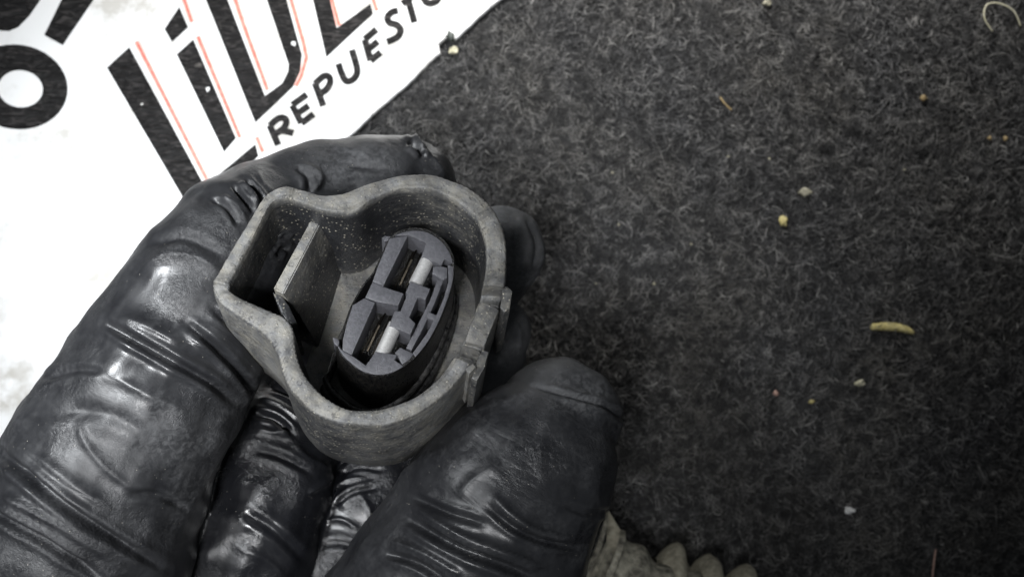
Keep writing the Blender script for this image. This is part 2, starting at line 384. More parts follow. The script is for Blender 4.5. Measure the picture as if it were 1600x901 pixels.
for r_ in range(nr-1):
    for i in range(NS):
        j = (i+1) % NS; F.append((r_*NS+i, r_*NS+j, (r_+1)*NS+j, (r_+1)*NS+i))
for i in range(NS):
    j = (i+1) % NS; F.append(((nr-1)*NS+i, (nr-1)*NS+j, j, i))
# floor right of the divider, with thickness
fi = [i for i in range(NS) if 7.6 <= par[i] <= 34.6][::3]
flo = [(Li[i]-Ni[i]*0.3) for i in fi]; n0 = len(V); nf = len(flo)
V = np.concatenate([V, np.array([(p[0], p[1], -DEPTH) for p in flo]), np.array([(p[0], p[1], -BOT+0.1) for p in flo])]); DU = np.concatenate([DU, np.ones(2*nf)*0.82])
F.append(tuple(range(n0, n0+nf))); F.append(tuple(range(n0+2*nf-1, n0+nf-1, -1)))
F.append((n0, n0+nf-1, n0+2*nf-1, n0+nf))
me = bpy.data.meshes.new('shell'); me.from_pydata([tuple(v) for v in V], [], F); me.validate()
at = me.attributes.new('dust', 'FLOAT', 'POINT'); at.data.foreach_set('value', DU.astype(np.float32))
arcl = np.concatenate([[0], np.cumsum(np.linalg.norm(np.diff(Lo, axis=0), axis=1))])
wl = np.zeros((len(V), 3), np.float32); wl[:nr*NS, 0] = np.tile(np.minimum(arcl, arcl[-1]), nr)
wl[:nr*NS, 1] = np.repeat([z if k < 9 else z*1.0+40-0.8*(k == 10) for k, (_, z, _) in enumerate(rings)], NS); wl[n0:, :2] = V[n0:, :2]
wl[8*NS:10*NS, 1] = 1.2
aw = me.attributes.new('wall', 'FLOAT_VECTOR', 'POINT'); aw.data.foreach_set('vector', wl.ravel())
bm = bmesh.new(); bm.from_mesh(me); bmesh.ops.triangulate(bm, faces=[f for f in bm.faces if len(f.verts) > 4]); bmesh.ops.recalc_face_normals(bm, faces=bm.faces); bm.to_mesh(me); bm.free()
def sharp(me, ang=40):
    me.polygons.foreach_set('use_smooth', [True]*len(me.polygons))
    me.set_sharp_from_angle(angle=math.radians(ang))
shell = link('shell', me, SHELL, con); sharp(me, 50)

def wall_attr(me):
    aw = me.attributes.new('wall', 'FLOAT_VECTOR', 'POINT')
    aw.data.foreach_set('vector', np.array([(v.co.x+v.co.y, v.co.z, 0) for v in me.vertices], np.float32).ravel())
def dust_attr(me, val):
    at = me.attributes.new('dust', 'FLOAT', 'POINT'); at.data.foreach_set('value', [val]*len(me.vertices)); wall_attr(me)
def prism(name, pts, z0, z1, mat, parent, bev=0.08, dust=None, zt=None, flare=0.0):
    """solid with a traced outline: pixel outline taken on the plane z1, walls square to it down to z0"""
    bm = bmesh.new(); vs = []
    for p in pts:
        q = loc_at(p[0], p[1], z1); vs.append(bm.verts.new(q))
    f = bm.faces.new(vs); f.normal_update()
    if f.normal.z < 0: f.normal_flip()
    r = bmesh.ops.extrude_face_region(bm, geom=[f])
    nv = [v for v in r['geom'] if isinstance(v, bmesh.types.BMVert)]
    c = sum((v.co for v in nv), Vector())/len(nv)
    for v in nv: v.co.z = z0; v.co.xy = c.xy+(v.co.xy-c.xy)*(1+flare)
    bmesh.ops.recalc_face_normals(bm, faces=bm.faces)
    if bev:
        be = [e for e in bm.edges if all(v.co.z > z1-1e-4 for v in e.verts)]
        bmesh.ops.bevel(bm, geom=be, offset=bev, segments=2, affect='EDGES', profile=0.5, clamp_overlap=True)
    bmesh.ops.triangulate(bm, faces=[f for f in bm.faces if len(f.verts) > 4])
    me = bpy.data.meshes.new(name); bm.to_mesh(me); bm.free()
    if dust is not None: dust_attr(me, dust)
    o = link(name, me, mat, parent); sharp(me, 35)
    return o
# divider plate beside the latch window
def divider():
    A, B = loc_at(485, 345, -4), loc_at(427, 451, -4); A2, B2 = loc_at(498, 352, -4), loc_at(443, 459, -4)
    C, D = loc_at(515, 398, -9), loc_at(467, 492, -9); E, G = loc_at(531, 426, -15.2), loc_at(498, 545, -15.2)
    dr = (A-B).normalized()*1.2
    pr = [[B, B2, D, G, Vector((B.x+0.4, B.y-0.5, -16.5))], [A+dr, A2+dr, C+dr*1.5, E+dr*1.5, Vector((A.x, A.y, -16.5))+dr]]
    bm = bmesh.new(); vv = [[bm.verts.new(q) for q in s_] for s_ in pr]
    for i in range(5): bm.faces.new((vv[0][i], vv[0][(i+1) % 5], vv[1][(i+1) % 5], vv[1][i]))
    bm.faces.new(vv[0]); bm.faces.new(vv[1])
    bmesh.ops.recalc_face_normals(bm, faces=bm.faces)
    bmesh.ops.bevel(bm, geom=bm.edges[:], offset=0.13, segments=2, affect='EDGES')
    bmesh.ops.triangulate(bm, faces=[f for f in bm.faces if len(f.verts) > 4])
    me = bpy.data.meshes.new('divider_plate'); bm.to_mesh(me); bm.free()
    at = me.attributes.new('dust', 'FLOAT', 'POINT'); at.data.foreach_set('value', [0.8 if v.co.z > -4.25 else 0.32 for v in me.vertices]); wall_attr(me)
    o = link('divider_plate', me, SHELL, con); sharp(me, 35)
divider()
li = [i for i in range(NS) if par[i] >= 36.2][::3]+[i for i in range(NS) if par[i] <= 8.2][::3]
lw = [Vector((Li[i][0]+No[i][0]*0.2, Li[i][1]+No[i][1]*0.2, -10.5)) for i in li]
hol = [loc_at(x, y, -10.5) for x, y in ((500, 362), (484, 372), (478, 357), (472, 347), (463, 343), (455, 347), (446, 359), (398, 440), (385, 461), (386, 470), (398, 480), (425, 486))]
bm = bmesh.new(); vs = [bm.verts.new(q) for q in lw+hol]; f = bm.faces.new(vs)
r = bmesh.ops.extrude_face_region(bm, geom=[f]); bmesh.ops.translate(bm, vec=(0, 0, -2.2), verts=[v for v in r['geom'] if isinstance(v, bmesh.types.BMVert)])
bmesh.ops.recalc_face_normals(bm, faces=bm.faces); bmesh.ops.triangulate(bm, faces=[f for f in bm.faces if len(f.verts) > 4])
me = bpy.data.meshes.new('window_ledge'); bm.to_mesh(me); bm.free(); dust_attr(me, 0.80); link('window_ledge', me, SHELL, con)
prism('divider_web', [(426, 456), (440, 461), (452, 478), (464, 504), (452, 507), (440, 490)], -15.2, -5.2, SHELL, con, 0.2, 0.30)
# locking catch on the right wall
lock = prism('locking_tab', [(752, 470), (773, 478), (780, 484), (757, 541), (726, 534), (735, 506)], -9, 0.15, SHELL, con, 0.25, 0.62)
prism('tab_guard', [(782, 446), (793, 447), (801, 454), (797, 482), (788, 488), (781, 480), (785, 462)], -13, -0.7, SHELL, con, 0.2, 0.45)
prism('tab_guard', [(752, 545), (764, 549), (757, 575), (745, 596), (736, 590), (744, 566)], -13, -0.9, SHELL, con, 0.2, 0.45)
prism('tab_rib', [(727, 575), (739, 567), (744, 573), (733, 584)], -9.5, 0.1, SHELL, con, 0.15, 0.8)

# oval insert
R1 = lambda L: [(480+x/2.73, 330+y/2.73) for x, y in L]
ZT = -4.0
outline = R1([(352, 112), (385, 88), (430, 75), (480, 72), (530, 85), (580, 120), (613, 165), (630, 220), (626, 300), (606, 370), (576, 450), (531, 540), (472, 620), (412, 670), (350, 700), (290, 706), (230, 690), (180, 655), (140, 615), (118, 570), (135, 552), (158, 480), (188, 400), (240, 310), (280, 262), (318, 180)])
oc = [tuple(v) for v in catmull(outline, 120)]
col = prism('insert', oc, -14.9, ZT-3.6, COLUMN, con, 0, None, flare=0.0)
# the insert's wall follows the true outline a little below the top face
def tube_wall():
    top = [loc_at(x, y, ZT-0.5) for x, y in oc]; n = len(top); c = sum(top, Vector())/n
    prof = [(0.12, 0.93), (0.30, 0.945), (0.33, 0.985), (0.1, 1.0), (-1.5, 1.005), (-6, 1.01), (-10.6, 1.03)]
    bm = bmesh.new(); vr = []
    for dz_, s_ in [(-3.5, 0.93)]+prof:
        vr.append([bm.verts.new((c.x+(q.x-c.x)*s_, c.y+(q.y-c.y)*s_, ZT-0.5+dz_+0.0)) for q in top])
    for a_, b_ in zip(vr, vr[1:]):
        for i in range(n): bm.faces.new((a_[i], a_[(i+1) % n], b_[(i+1) % n], b_[i]))
    o = bm_obj('insert_wall', bm, COLUMN, col, True); sharp(o.data, 60)
tube_wall()
def ring(name, s0, z0, hh, ww, mat, off=(0, 0)):
    top = [loc_at(x, y, ZT) for x, y in oc]; n = len(top); c = sum(top, Vector())/n
    bm = bmesh.new(); vr = []
    for k in range(10):
        t = 2*math.pi*k/10; vr.append([])
        for q in top:
            d = Vector((q.x-c.x, q.y-c.y)); u = d.normalized()
            vr[-1].append(bm.verts.new((c.x+off[0]+d.x*s0+u.x*ww*math.cos(t), c.y+off[1]+d.y*s0+u.y*ww*math.cos(t), z0+hh*math.sin(t))))
    for k in range(10):
        a_, b_ = vr[k], vr[(k+1) % 10]
        for i in range(n): bm.faces.new((a_[i], a_[(i+1) % n], b_[(i+1) % n], b_[i]))
    bm_obj(name, bm, mat, con, True)
SEAL = m_flat('black_seal_rubber', (0.010, 0.010, 0.011), (0.085, 0.083, 0.080), 1.5, 0.22, 0.2)
ring('seal_ring', 1.15, -13.8, 0.7, 0.6, SEAL, (-0.8, -0.6)); ring('seal_ring', 1.11, -11.6, 0.5, 0.4, SEAL, (-0.8, -0.5))
def outl(a, b, k):
    a, b = R1([a])[0], R1([b])[0]; n = len(oc)
    near = lambda p: min(range(n), key=lambda i: (oc[i][0]-p[0])**2+(oc[i][1]-p[1])**2)
    i, j = near(a), near(b); j += n if j < i else 0
    cx, cy = sum(p[0] for p in oc)/n, sum(p[1] for p in oc)/n
    q = [oc[t % n] for t in range(i, j+1)]
    return [((cx+(x-cx)*k-480)*2.73, (cy+(y-cy)*k-330)*2.73) for x, y in q]
pieces = [
    ('top_block', outl((372, 98), (628, 212), 0.965)+[(586, 204), (572, 230), (488, 192), (508, 136), (432, 101)], 0.0),
    ('side_bar', [(352, 114), (430, 104), (325, 318), (278, 300), (302, 232), (330, 165)], -0.08),
    ('bridge_bar', [(277, 303), (325, 321), (412, 350), (388, 402), (290, 384), (247, 368)], -0.30),
    ('side_bar', [(243, 370), (290, 389), (190, 612), (150, 592), (152, 545), (168, 480), (194, 400)], -0.05),
    ('end_block', outl((412, 668), (122, 574), 0.965)+[(150, 594), (192, 616), (250, 657), (292, 598), (384, 612), (372, 634)], 0.0),
    ('centre_block', [(440, 298), (525, 330), (505, 378), (472, 368), (436, 452), (462, 478), (440, 525), (350, 487), (372, 425), (398, 425), (428, 350), (420, 346)], 0.05),
    ('rail', outl((628, 232), (466, 628), 0.972)+[(450, 604), (510, 520), (552, 440), (582, 370), (602, 300), (600, 226)], -0.12),
    ('latch_bar', [(556, 290), (580, 298), (546, 388), (494, 500), (444, 594), (422, 582), (472, 482), (522, 382)], -0.55),
    ('cross_tab', [(518, 428), (560, 445), (552, 472), (508, 452)], -0.2),
    ('end_tab', [(538, 236), (574, 234), (598, 240), (598, 282), (580, 294), (534, 266)], -0.15),
    ('end_tab', [(374, 602), (396, 580), (455, 606), (430, 648), (404, 652), (392, 626)], -0.25),
    ('clip_ear', [(318, 112), (332, 104), (360, 106), (350, 124), (332, 128)], -0.25),
    ('clip_ear', [(108, 536), (128, 540), (138, 556), (132, 575), (116, 568)], 0.05)]
for nme, pts, dzz in pieces:
    prism(nme, R1(pts), ZT-3.9, ZT+dzz, INSERT, col, 0.10)
def rod(name, a, b, r0, mat, parent, cap=True, n=20):
    a, b = Vector(a), Vector(b); d = (b-a); u = d.normalized(); q = u.to_track_quat('Z', 'Y').to_matrix()
    bm = bmesh.new(); prof = [(0, 0.8), (0.02, 1), (0.98, 1), (1, 0.8)]; vr = []
    for t, k in prof: vr.append([bm.verts.new(a+d*t+q @ Vector((r0*k*math.cos(2*math.pi*i/n), r0*k*math.sin(2*math.pi*i/n), 0))) for i in range(n)])
    for x, y in zip(vr, vr[1:]):
        for i in range(n): bm.faces.new((x[i], x[(i+1) % n], y[(i+1) % n], y[i]))
    bm.faces.new(vr[0]); bm.faces.new(vr[-1])
    o = bm_obj(name, bm, mat, parent); sharp(o.data, 40); return o
r1 = lambda x, y, z: loc_at(480+x/2.73, 330+y/2.73, z)
rod('pin', r1(520, 196, ZT-0.92), r1(460, 316, ZT-0.92), 0.84, PIN, col)
rod('pin', r1(378, 482, ZT-0.92), r1(314, 620, ZT-0.92), 0.84, PIN, col)
def strip(name, pts, wd, mat, parent, th_=0.15):
    bm = bmesh.new(); prev = None
    for i, (x, y, z) in enumerate(pts):
        a = r1(x-wd, y-wd*0.45, z); b = r1(x+wd, y+wd*0.45, z)
        cur = [bm.verts.new(a), bm.verts.new(b), bm.verts.new(b-Vector((0, 0, th_))), bm.verts.new(a-Vector((0, 0, th_)))]
        if prev:
            for k in range(4): bm.faces.new((prev[k], prev[(k+1) % 4], cur[(k+1) % 4], cur[k]))
        else: bm.faces.new(cur)
        prev = cur
    bm.faces.new(prev[::-1]); bm_obj(name, bm, mat, parent)
for ox, oy in ((0, 0), (-138, 280)):
    strip('contact_spring', [(474+ox, 150+oy, ZT-3.3), (446+ox, 205+oy, ZT-1.9), (425+ox, 250+oy, ZT-2.4), (395+ox, 315+oy, ZT-3.3)], 3.5, BRASS, col)
    strip('contact_spring', [(455+ox, 170+oy, ZT-3.3), (420+ox, 235+oy, ZT-2.7), (372+ox, 325+oy, ZT-3.3)], 3, BRASS, col)
    strip('contact_spring', [(492+ox, 165+oy, ZT-3.2), (462+ox, 232+oy, ZT-2.2), (420+ox, 325+oy, ZT-2.8)], 2.2, BRASS, col)

# ------------------------------------------------------------------ gloved hand: one continuous body
fingers = {
 'index': [(40, 1130, 34, 14), (105, 920, 46, 13.6), (165, 745, 48, 12.9), (250, 580, 48, 11.3), (330, 445, 47, 9.4), (385, 362, 44, 8.0), (440, 326, 40, 7.1), (520, 300, 37, 6.9), (610, 290, 35, 6.5), (648, 287, 34, 5.6)],
 'middle': [(250, 1130, 26, 13), (360, 930, 34, 10.5), (405, 790, 36, 9.2), (440, 680, 33, 8.6), (520, 575, 27, 8), (660, 480, 25, 7.5), (755, 420, 29, 6.8), (788, 394, 32, 5.9)],
 'ring': [(400, 1160, 24, 13), (515, 930, 30, 9.6), (568, 805, 29, 8.6), (610, 720, 25, 8), (690, 620, 22, 7.4), (750, 555, 25, 6.2), (775, 520, 27, 5.2)],
 'little': [(520, 1200, 22, 12), (640, 1000, 18, 8.2), (720, 850, 16, 7.6), (790, 765, 15, 6.4)],
 'thumb': [(520, 1210, 34, 17), (675, 985, 47, 14.6), (740, 872, 50, 13.1), (800, 765, 51, 11.5), (848, 692, 50, 9.8), (872, 650, 49, 7.6)],
 'palm': [(-40, 1350, 34, 20), (250, 1330, 26, 23), (520, 1330, 28, 22)],
 'wrist': [(260, 1330, 28, 24), (230, 1600, 34, 25), (200, 1900, 40, 24)],
 'thenar': [(300, 1420, 28, 24), (430, 1320, 33, 22), (540, 1190, 36, 18)]}
CL = {}
def finger_mesh(bm, pts, nm):
    w3 = [tuple(P(*p[:3]))+(p[3],) for p in pts]
    c = catmull(w3, len(pts)*9, False); CL[nm] = c
    n = 40; vr = []
    m = len(c)
    up = Vector((0, 0, 1))
    def ringat(o, t, r):
        t = t.normalized(); s_ = t.cross(up)
        if s_.length < 0.1: s_ = t.cross(Vector((1, 0, 0)))
        s_.normalize(); u = s_.cross(t)
        return [bm.verts.new(o+s_*r*math.cos(2*math.pi*i/n)+u*r*0.93*math.sin(2*math.pi*i/n)) for i in range(n)]
    tan = [Vector(c[min(i+1, m-1)][:3])-Vector(c[max(i-1, 0)][:3]) for i in range(m)]
    t0 = tan[0].normalized(); t1 = tan[-1].normalized(); r0, r9 = c[0][3], c[-1][3]; a0, a9 = Vector(c[0][:3]), Vector(c[-1][:3])
    for k in range(7, 0, -1): f = math.sin(k/7.5*math.pi/2); vr.append(ringat(a0-t0*r0*f, t0, r0*math.cos(k/7.5*math.pi/2)))
    for i in range(m): vr.append(ringat(Vector(c[i][:3]), tan[i], c[i][3]))
    for k in range(1, 8): f = math.sin(k/7.5*math.pi/2); vr.append(ringat(a9+t1*r9*f, t1, r9*math.cos(k/7.5*math.pi/2)))
    for x, y in zip(vr, vr[1:]):
        for i in range(n): bm.faces.new((x[i], x[(i+1) % n], y[(i+1) % n], y[i]))
    bm.faces.new(vr[0]); bm.faces.new(vr[-1])
bm = bmesh.new()
for nm, pts in fingers.items(): finger_mesh(bm, pts, nm)
bmesh.ops.recalc_face_normals(bm, faces=bm.faces)
me = bpy.data.meshes.new('raw'); bm.to_mesh(me); bm.free()
tmp = bpy.data.objects.new('raw', me); COL.objects.link(tmp)
md = tmp.modifiers.new('r', 'REMESH'); md.mode = 'VOXEL'; md.voxel_size = 0.27
ms = tmp.modifiers.new('s', 'SMOOTH'); ms.factor = 0.5; ms.iterations = 5
ev = tmp.evaluated_get(bpy.context.evaluated_depsgraph_get())
hm = bpy.data.meshes.new_from_object(ev)
bpy.data.objects.remove(tmp); bpy.data.meshes.remove(me)
nv = len(hm.vertices); co = np.empty(nv*3, np.float32); hm.vertices.foreach_get('co', co); co = co.reshape(-1, 3).astype(float)
nrmv = np.empty(nv*3, np.float32); hm.vertex_normals.foreach_get('vector', nrmv); nrmv = nrmv.reshape(-1, 3).astype(float)
px, py = proj(co)
names = list(CL); dist = []; 
for nm in names:
    c = CL[nm]; best = np.full(nv, 1e9)
    for q in c[::2]:
        best = np.minimum(best, np.sqrt(((co-q[:3])**2).sum(1))-q[3])
    dist.append(best)
fid = np.argmin(np.array(dist), 0)
front = smst(nrmv[:, 2], -0.15, 0.35)
disp = np.zeros(nv)
def fold(nm, pts, wd, amp, kind='ridge'):
    """a crease across the glove: traced line, half-width in pixels, height in mm"""
    sel = np.where((fid == names.index(nm)) & (front > 0))[0]
    q = catmull(pts, max(12, len(pts)*6), False)
    m = (px[sel] > q[:, 0].min()-5*wd) & (px[sel] < q[:, 0].max()+5*wd) & (py[sel] > q[:, 1].min()-5*wd) & (py[sel] < q[:, 1].max()+5*wd)
    sel = sel[m]
    if not len(sel): return
    bx = np.full(len(sel), 1e9); sg = np.zeros(len(sel)); tt = np.zeros(len(sel))
    for i in range(len(q)-1):
        a, b = q[i], q[i+1]; d = b-a; L2 = d @ d+1e-9
        ux, uy = px[sel]-a[0], py[sel]-a[1]
        t = np.clip((ux*d[0]+uy*d[1])/L2, 0, 1); ex, ey = ux-t*d[0], uy-t*d[1]
        r = np.hypot(ex, ey); k = r < bx
        bx[k] = r[k]; sg[k] = np.sign(d[0]*uy-d[1]*ux)[k]; tt[k] = ((i+t)/(len(q)-1))[k]
    env = np.clip(np.sin(np.pi*np.clip(tt, 0.02, 0.98))*1.6, 0, 1)*front[sel]
    d = bx*sg
    wd = wd*0.8; amp = amp*{'ring': 0.5, 'middle': 0.7}.get(nm, 0.85)
    if kind == 'ridge': f = np.exp(-np.abs(d/wd)**1.35)
    elif kind == 'valley': f = -np.exp(-(d/wd)**2)+0.45*np.exp(-((np.abs(d)-1.9*wd)/(1.1*wd))**2)
    elif kind == 'step': f = np.where(d > 0, np.exp(-(d/(2.6*wd))), 0)*(1-np.exp(-(np.maximum(d, 0)/(0.35*wd)))) - 0.5*np.exp(-((d+0.5*wd)/(0.6*wd))**2)
    disp[sel] += amp*f*env
# index
fold('index', [(346, 306), (368, 318), (388, 350)], 6, 0.7); fold('index', [(364, 290), (378, 308), (396, 330)], 4.5, 1.1, 'valley')
fold('index', [(374, 284), (390, 299), (404, 322)], 4, 0.8); fold('index', [(384, 281), (400, 298), (412, 318)], 5, 0.8, 'valley')
fold('index', [(330, 312), (352, 322), (372, 352)], 5, 0.6, 'valley'); fold('index', [(402, 268), (412, 285), (428, 302)], 6, 0.4)
fold('index', [(474, 258), (494, 266), (502, 280), (490, 300)], 5, 0.65); fold('index', [(462, 262), (480, 274), (484, 300)], 6, 0.5, 'valley')
fold('index', [(520, 228), (560, 236), (590, 250)], 10, 0.35); fold('index', [(530, 255), (575, 260), (610, 262)], 6, 0.3, 'valley')
fold('index', [(626, 218), (650, 226), (672, 246)], 5, 0.5); fold('index', [(638, 224), (650, 232), (661, 240)], 4.0, 1.6, 'valley'); fold('index', [(660, 235), (682, 250), (698, 276)], 5, 0.45)
fold('index', [(215, 425), (262, 402), (310, 404), (352, 432)], 12, 0.65); fold('index', [(235, 385), (290, 372), (352, 400)], 10, 0.5, 'valley')
fold('index', [(160, 502), (205, 528), (262, 560), (322, 594), (372, 632)], 8, 1.3, 'valley'); fold('index', [(185, 492), (235, 512), (285, 538)], 13, 0.8)
fold('index', [(288, 502), (342, 548), (388, 606), (398, 640)], 7, 1.2, 'valley'); fold('index', [(320, 500), (370, 545), (408, 600)], 9, 0.6)
fold('index', [(330, 480), (380, 528), (420, 585)], 6, 0.7, 'valley')
fold('index', [(0, 706), (58, 752), (150, 822), (262, 890)], 9, 1.5, 'valley'); fold('index', [(0, 768), (90, 815), (200, 888)], 11, 1.0)
fold('index', [(-30, 790), (60, 838), (160, 905)], 8, 1.3, 'valley'); fold('index', [(20, 690), (90, 735), (180, 800)], 12, 0.6)
fold('index', [(118, 655), (132, 690), (165, 730), (210, 765)], 8, 0.4); fold('index', [(50, 655), (120, 640), (190, 655), (240, 690)], 14, 0.25, 'valley')
fold('index', [(180, 590), (240, 620), (290, 640)], 9, 0.4); fold('index', [(200, 770), (250, 775), (300, 800)], 7, 0.5, 'valley'); fold('index', [(60, 590), (110, 575), (160, 580)], 7, 0.35, 'valley')
fold('index', [(432, 372), (446, 362), (460, 372)], 8, 1.2); fold('index', [(436, 400), (448, 388), (458, 392)], 5, 0.9, 'valley')
# middle
fold('middle', [(405, 622), (440, 634), (478, 664)], 6, 0.9); fold('middle', [(400, 648), (430, 655), (462, 680)], 6, 1.2, 'valley'); fold('middle', [(398, 668), (428, 676), (462, 672)], 7, 0.9)
fold('middle', [(420, 600), (460, 618), (500, 650)], 6, 0.9, 'valley'); fold('middle', [(395, 700), (440, 712), (490, 740)], 7, 0.7, 'valley'); fold('middle', [(455, 690), (485, 715), (520, 735)], 6, 0.6)
fold('middle', [(480, 770), (505, 755), (530, 738)], 5, 0.9); fold('middle', [(380, 800), (430, 830), (480, 880)], 9, 0.5, 'valley'); fold('middle', [(360, 850), (410, 870), (450, 905)], 8, 0.4)
fold('middle', [(808, 340), (826, 372), (824, 420)], 5, 0.5); fold('middle', [(820, 345), (838, 380), (836, 425)], 5, 0.5, 'valley'); fold('middle', [(798, 350), (808, 390), (805, 430)], 6, 0.4)
# ring
fold('ring', [(514, 772), (538, 752), (572, 746)], 5, 0.9); fold('ring', [(525, 790), (550, 770), (590, 760)], 5, 1.0, 'valley'); fold('ring', [(510, 812), (535, 812), (562, 828)], 4, 0.8)
fold('ring', [(530, 740), (560, 730), (600, 735)], 5, 0.8, 'valley'); fold('ring', [(560, 770), (575, 790), (580, 820)], 5, 0.6); fold('ring', [(500, 850), (540, 850), (580, 870)], 7, 0.6, 'valley')
fold('ring', [(800, 500), (815, 520), (812, 555)], 5, 0.4)
# thumb
fold('thumb', [(634, 786), (717, 832), (784, 858), (862, 890)], 7, 1.1); fold('thumb', [(628, 806), (700, 848), (780, 880), (840, 905)], 8, 1.3, 'valley')
fold('thumb', [(770, 772), (801, 803), (844, 829), (905, 840)], 6, 0.9); fold('thumb', [(760, 788), (800, 822), (850, 846), (910, 856)], 6, 0.9, 'valley')
fold('thumb', [(604, 842), (660, 862), (725, 898)], 7, 0.9); fold('thumb', [(598, 862), (650, 880), (700, 910)], 7, 1.0, 'valley'); fold('thumb', [(640, 772), (700, 800), (760, 818)], 7, 0.7, 'valley')
fold('thumb', [(718, 778), (742, 748), (785, 722)], 14, 0.45)
fold('thumb', [(834, 606), (900, 620), (950, 636), (985, 668)], 5, 0.55, 'valley'); fold('thumb', [(700, 680), (760, 640), (830, 612)], 8, 0.3)
fold('thumb', [(862, 640), (846, 700), (850, 760)], 20, 0.3)
fold('thumb', [(880, 790), (920, 800), (955, 795)], 6, 0.4, 'valley')
# broad unevenness and slack of the rubber
rng = np.random.default_rng(11)
for k in range(26):
    d = rng.normal(0, 1, 3); d /= np.linalg.norm(d); fr = rng.uniform(0.12, 0.75)
    disp += 0.06*(0.35/fr)**0.7*np.sin(co @ d*fr*2+rng.uniform(0, 6.28)+0.8*np.sin(co @ np.roll(d, 1)*fr))
co += nrmv*disp[:, None]
hm.vertices.foreach_set('co', co.astype(np.float32).ravel()); hm.update()
fw = np.array([{'index': 1.0, 'thumb': 0.75, 'middle': 0.12, 'ring': 0.08}.get(n, 0.5) for n in names])
fl = sum(np.exp(-np.array(dist)[k]/1.6)*fw[k] for k in range(len(names)))/np.maximum(sum(np.exp(-np.array(dist)[k]/1.6) for k in range(len(names))), 1e-9)
fl = fl+(fid == names.index('index'))*(1.6*np.exp(-((px-575)/55)**2-((py-250)/28)**2)+0.8*np.exp(-((px-310)/70)**2-((py-690)/110)**2)+1.5*np.exp(-((px-662)/25)**2-((py-226)/12)**2))
fl = fl+1.8*(1-smst(py, 600, 660))*(fid == names.index('thumb'))  # thumb tip: dust film, raised further to paint in its lit upper side
fl = fl+(3.2-fl)*smst(px, 690, 740)*np.isin(fid, [names.index('middle'), names.index('ring')])  # rear fingertips: dust film, boosted to stand in for missing light
af = hm.attributes.new('film_and_light', 'FLOAT', 'POINT'); af.data.foreach_set('value', fl.astype(np.float32))
hm.name = 'gloved_hand'
hand = link('gloved_hand', hm, GLOVE, None, True)
tag(hand, 'hand in a dusty wrinkled black rubber glove gripping the connector', 'gloved hand')

# ------------------------------------------------------------------ corrugated loom at the lower edge
loom = empty('corrugated_conduit', P(1100, 930, 0)*MM)
tag(loom, 'dusty beige ribbed cable conduit with frayed tape at the bottom edge', 'conduit')
def lathe(name, a, b, prof, mat, n=40, squash=1.0, smooth=True):
    a, b = Vector(a), Vector(b); d = b-a; q = d.normalized().to_track_quat('Z', 'Y').to_matrix()
    bm = bmesh.new(); vr = []
    for t, r in prof: vr.append([bm.verts.new(a+d*t+q @ Vector((r*math.cos(2*math.pi*i/n)*(1+0.02*math.sin(i*0.8+t*9)+0.008*math.sin(i*2.3+t*30)), r*math.sin(2*math.pi*i/n)*squash, 0))) for i in range(n)])
    for x, y in zip(vr, vr[1:]):
        for i in range(n): bm.faces.new((x[i], x[(i+1) % n], y[(i+1) % n], y[i]))
    o = bm_obj(name, bm, mat, loom, smooth); sharp(o.data, 55); return o
prof = []
nrib = 3
RR = [1.0, 0.96, 0.93]
for i in range(nrib):
    for f, r in ((0.0, 5.6), (0.07, 5.8), (0.18, 7.1), (0.38, 8.3), (0.50, 8.6), (0.64, 8.35), (0.70, 8.0), (0.84, 6.2), (0.93, 5.6)): prof.append(((i+f)/nrib*0.97, r*RR[i]))
prof += [(0.985, 5.2), (1.0, 4.2), (1.0, 0.3)]
lathe('ribbed_tube', P(1012, 926, 9), P(1184, 968, 9), prof, DUSTY)
prof = [(t, 5.4+0.5*math.sin(t*9)+0.35*math.sin(t*23+1)+(0.9 if t < 0.06 else 0)) for t in np.linspace(0, 1, 40)]
prof = prof+[(t, r-0.45) for t, r in prof[::-1]]
lathe('tape_wrap', P(938, 888, 13), P(1085, 962, 13), prof, TAPE)
bm = bmesh.new(); rows = []
for t in np.linspace(0, 1, 14):
    c0 = P(951, 797, 12)*(1-t)+P(1005, 885, 12)*t; wv = 0.35*math.sin(t*11)
    wdt = 0.15+3.1*min(1, t*2.2)
    rows.append([bm.verts.new(c0+Vector((0, 0, 1.2+wv))), bm.verts.new(c0+Vector((-wdt*0.85, -wdt*0.35, 0.2+wv))), bm.verts.new(c0+Vector((-wdt*0.85, -wdt*0.35, -0.1+wv))), bm.verts.new(c0+Vector((0.05, 0, 0.8+wv)))])
for a, b in zip(rows, rows[1:]):
    for k in range(4): bm.faces.new((a[k], a[(k+1) % 4], b[(k+1) % 4], b[k]))
bm.faces.new(rows[0]); bm.faces.new(rows[-1][::-1])
bm_obj('tape_tail', bm, DUSTY, loom, True)
bm = bmesh.new(); rows = []
for t in np.linspace(0, 1, 12):
    c0 = P(950, 800, 12)*(1-t)+P(908, 915, 12)*t; c0.x += 0.5*math.sin(t*3)
    rows.append([bm.verts.new(c0+Vector((sx*(0.25+0.45*t), 0, sz))) for sx, sz in ((-1, 0.2), (1, 0.5), (1, 0.2), (-1, -0.1))])
for a, b in zip(rows, rows[1:]):
    for k in range(4): bm.faces.new((a[k], a[(k+1) % 4], b[(k+1) % 4], b[k]))
bm.faces.new(rows[0]); bm.faces.new(rows[-1][::-1])
bm_obj('tape_tail', bm, TAPE, loom, True)

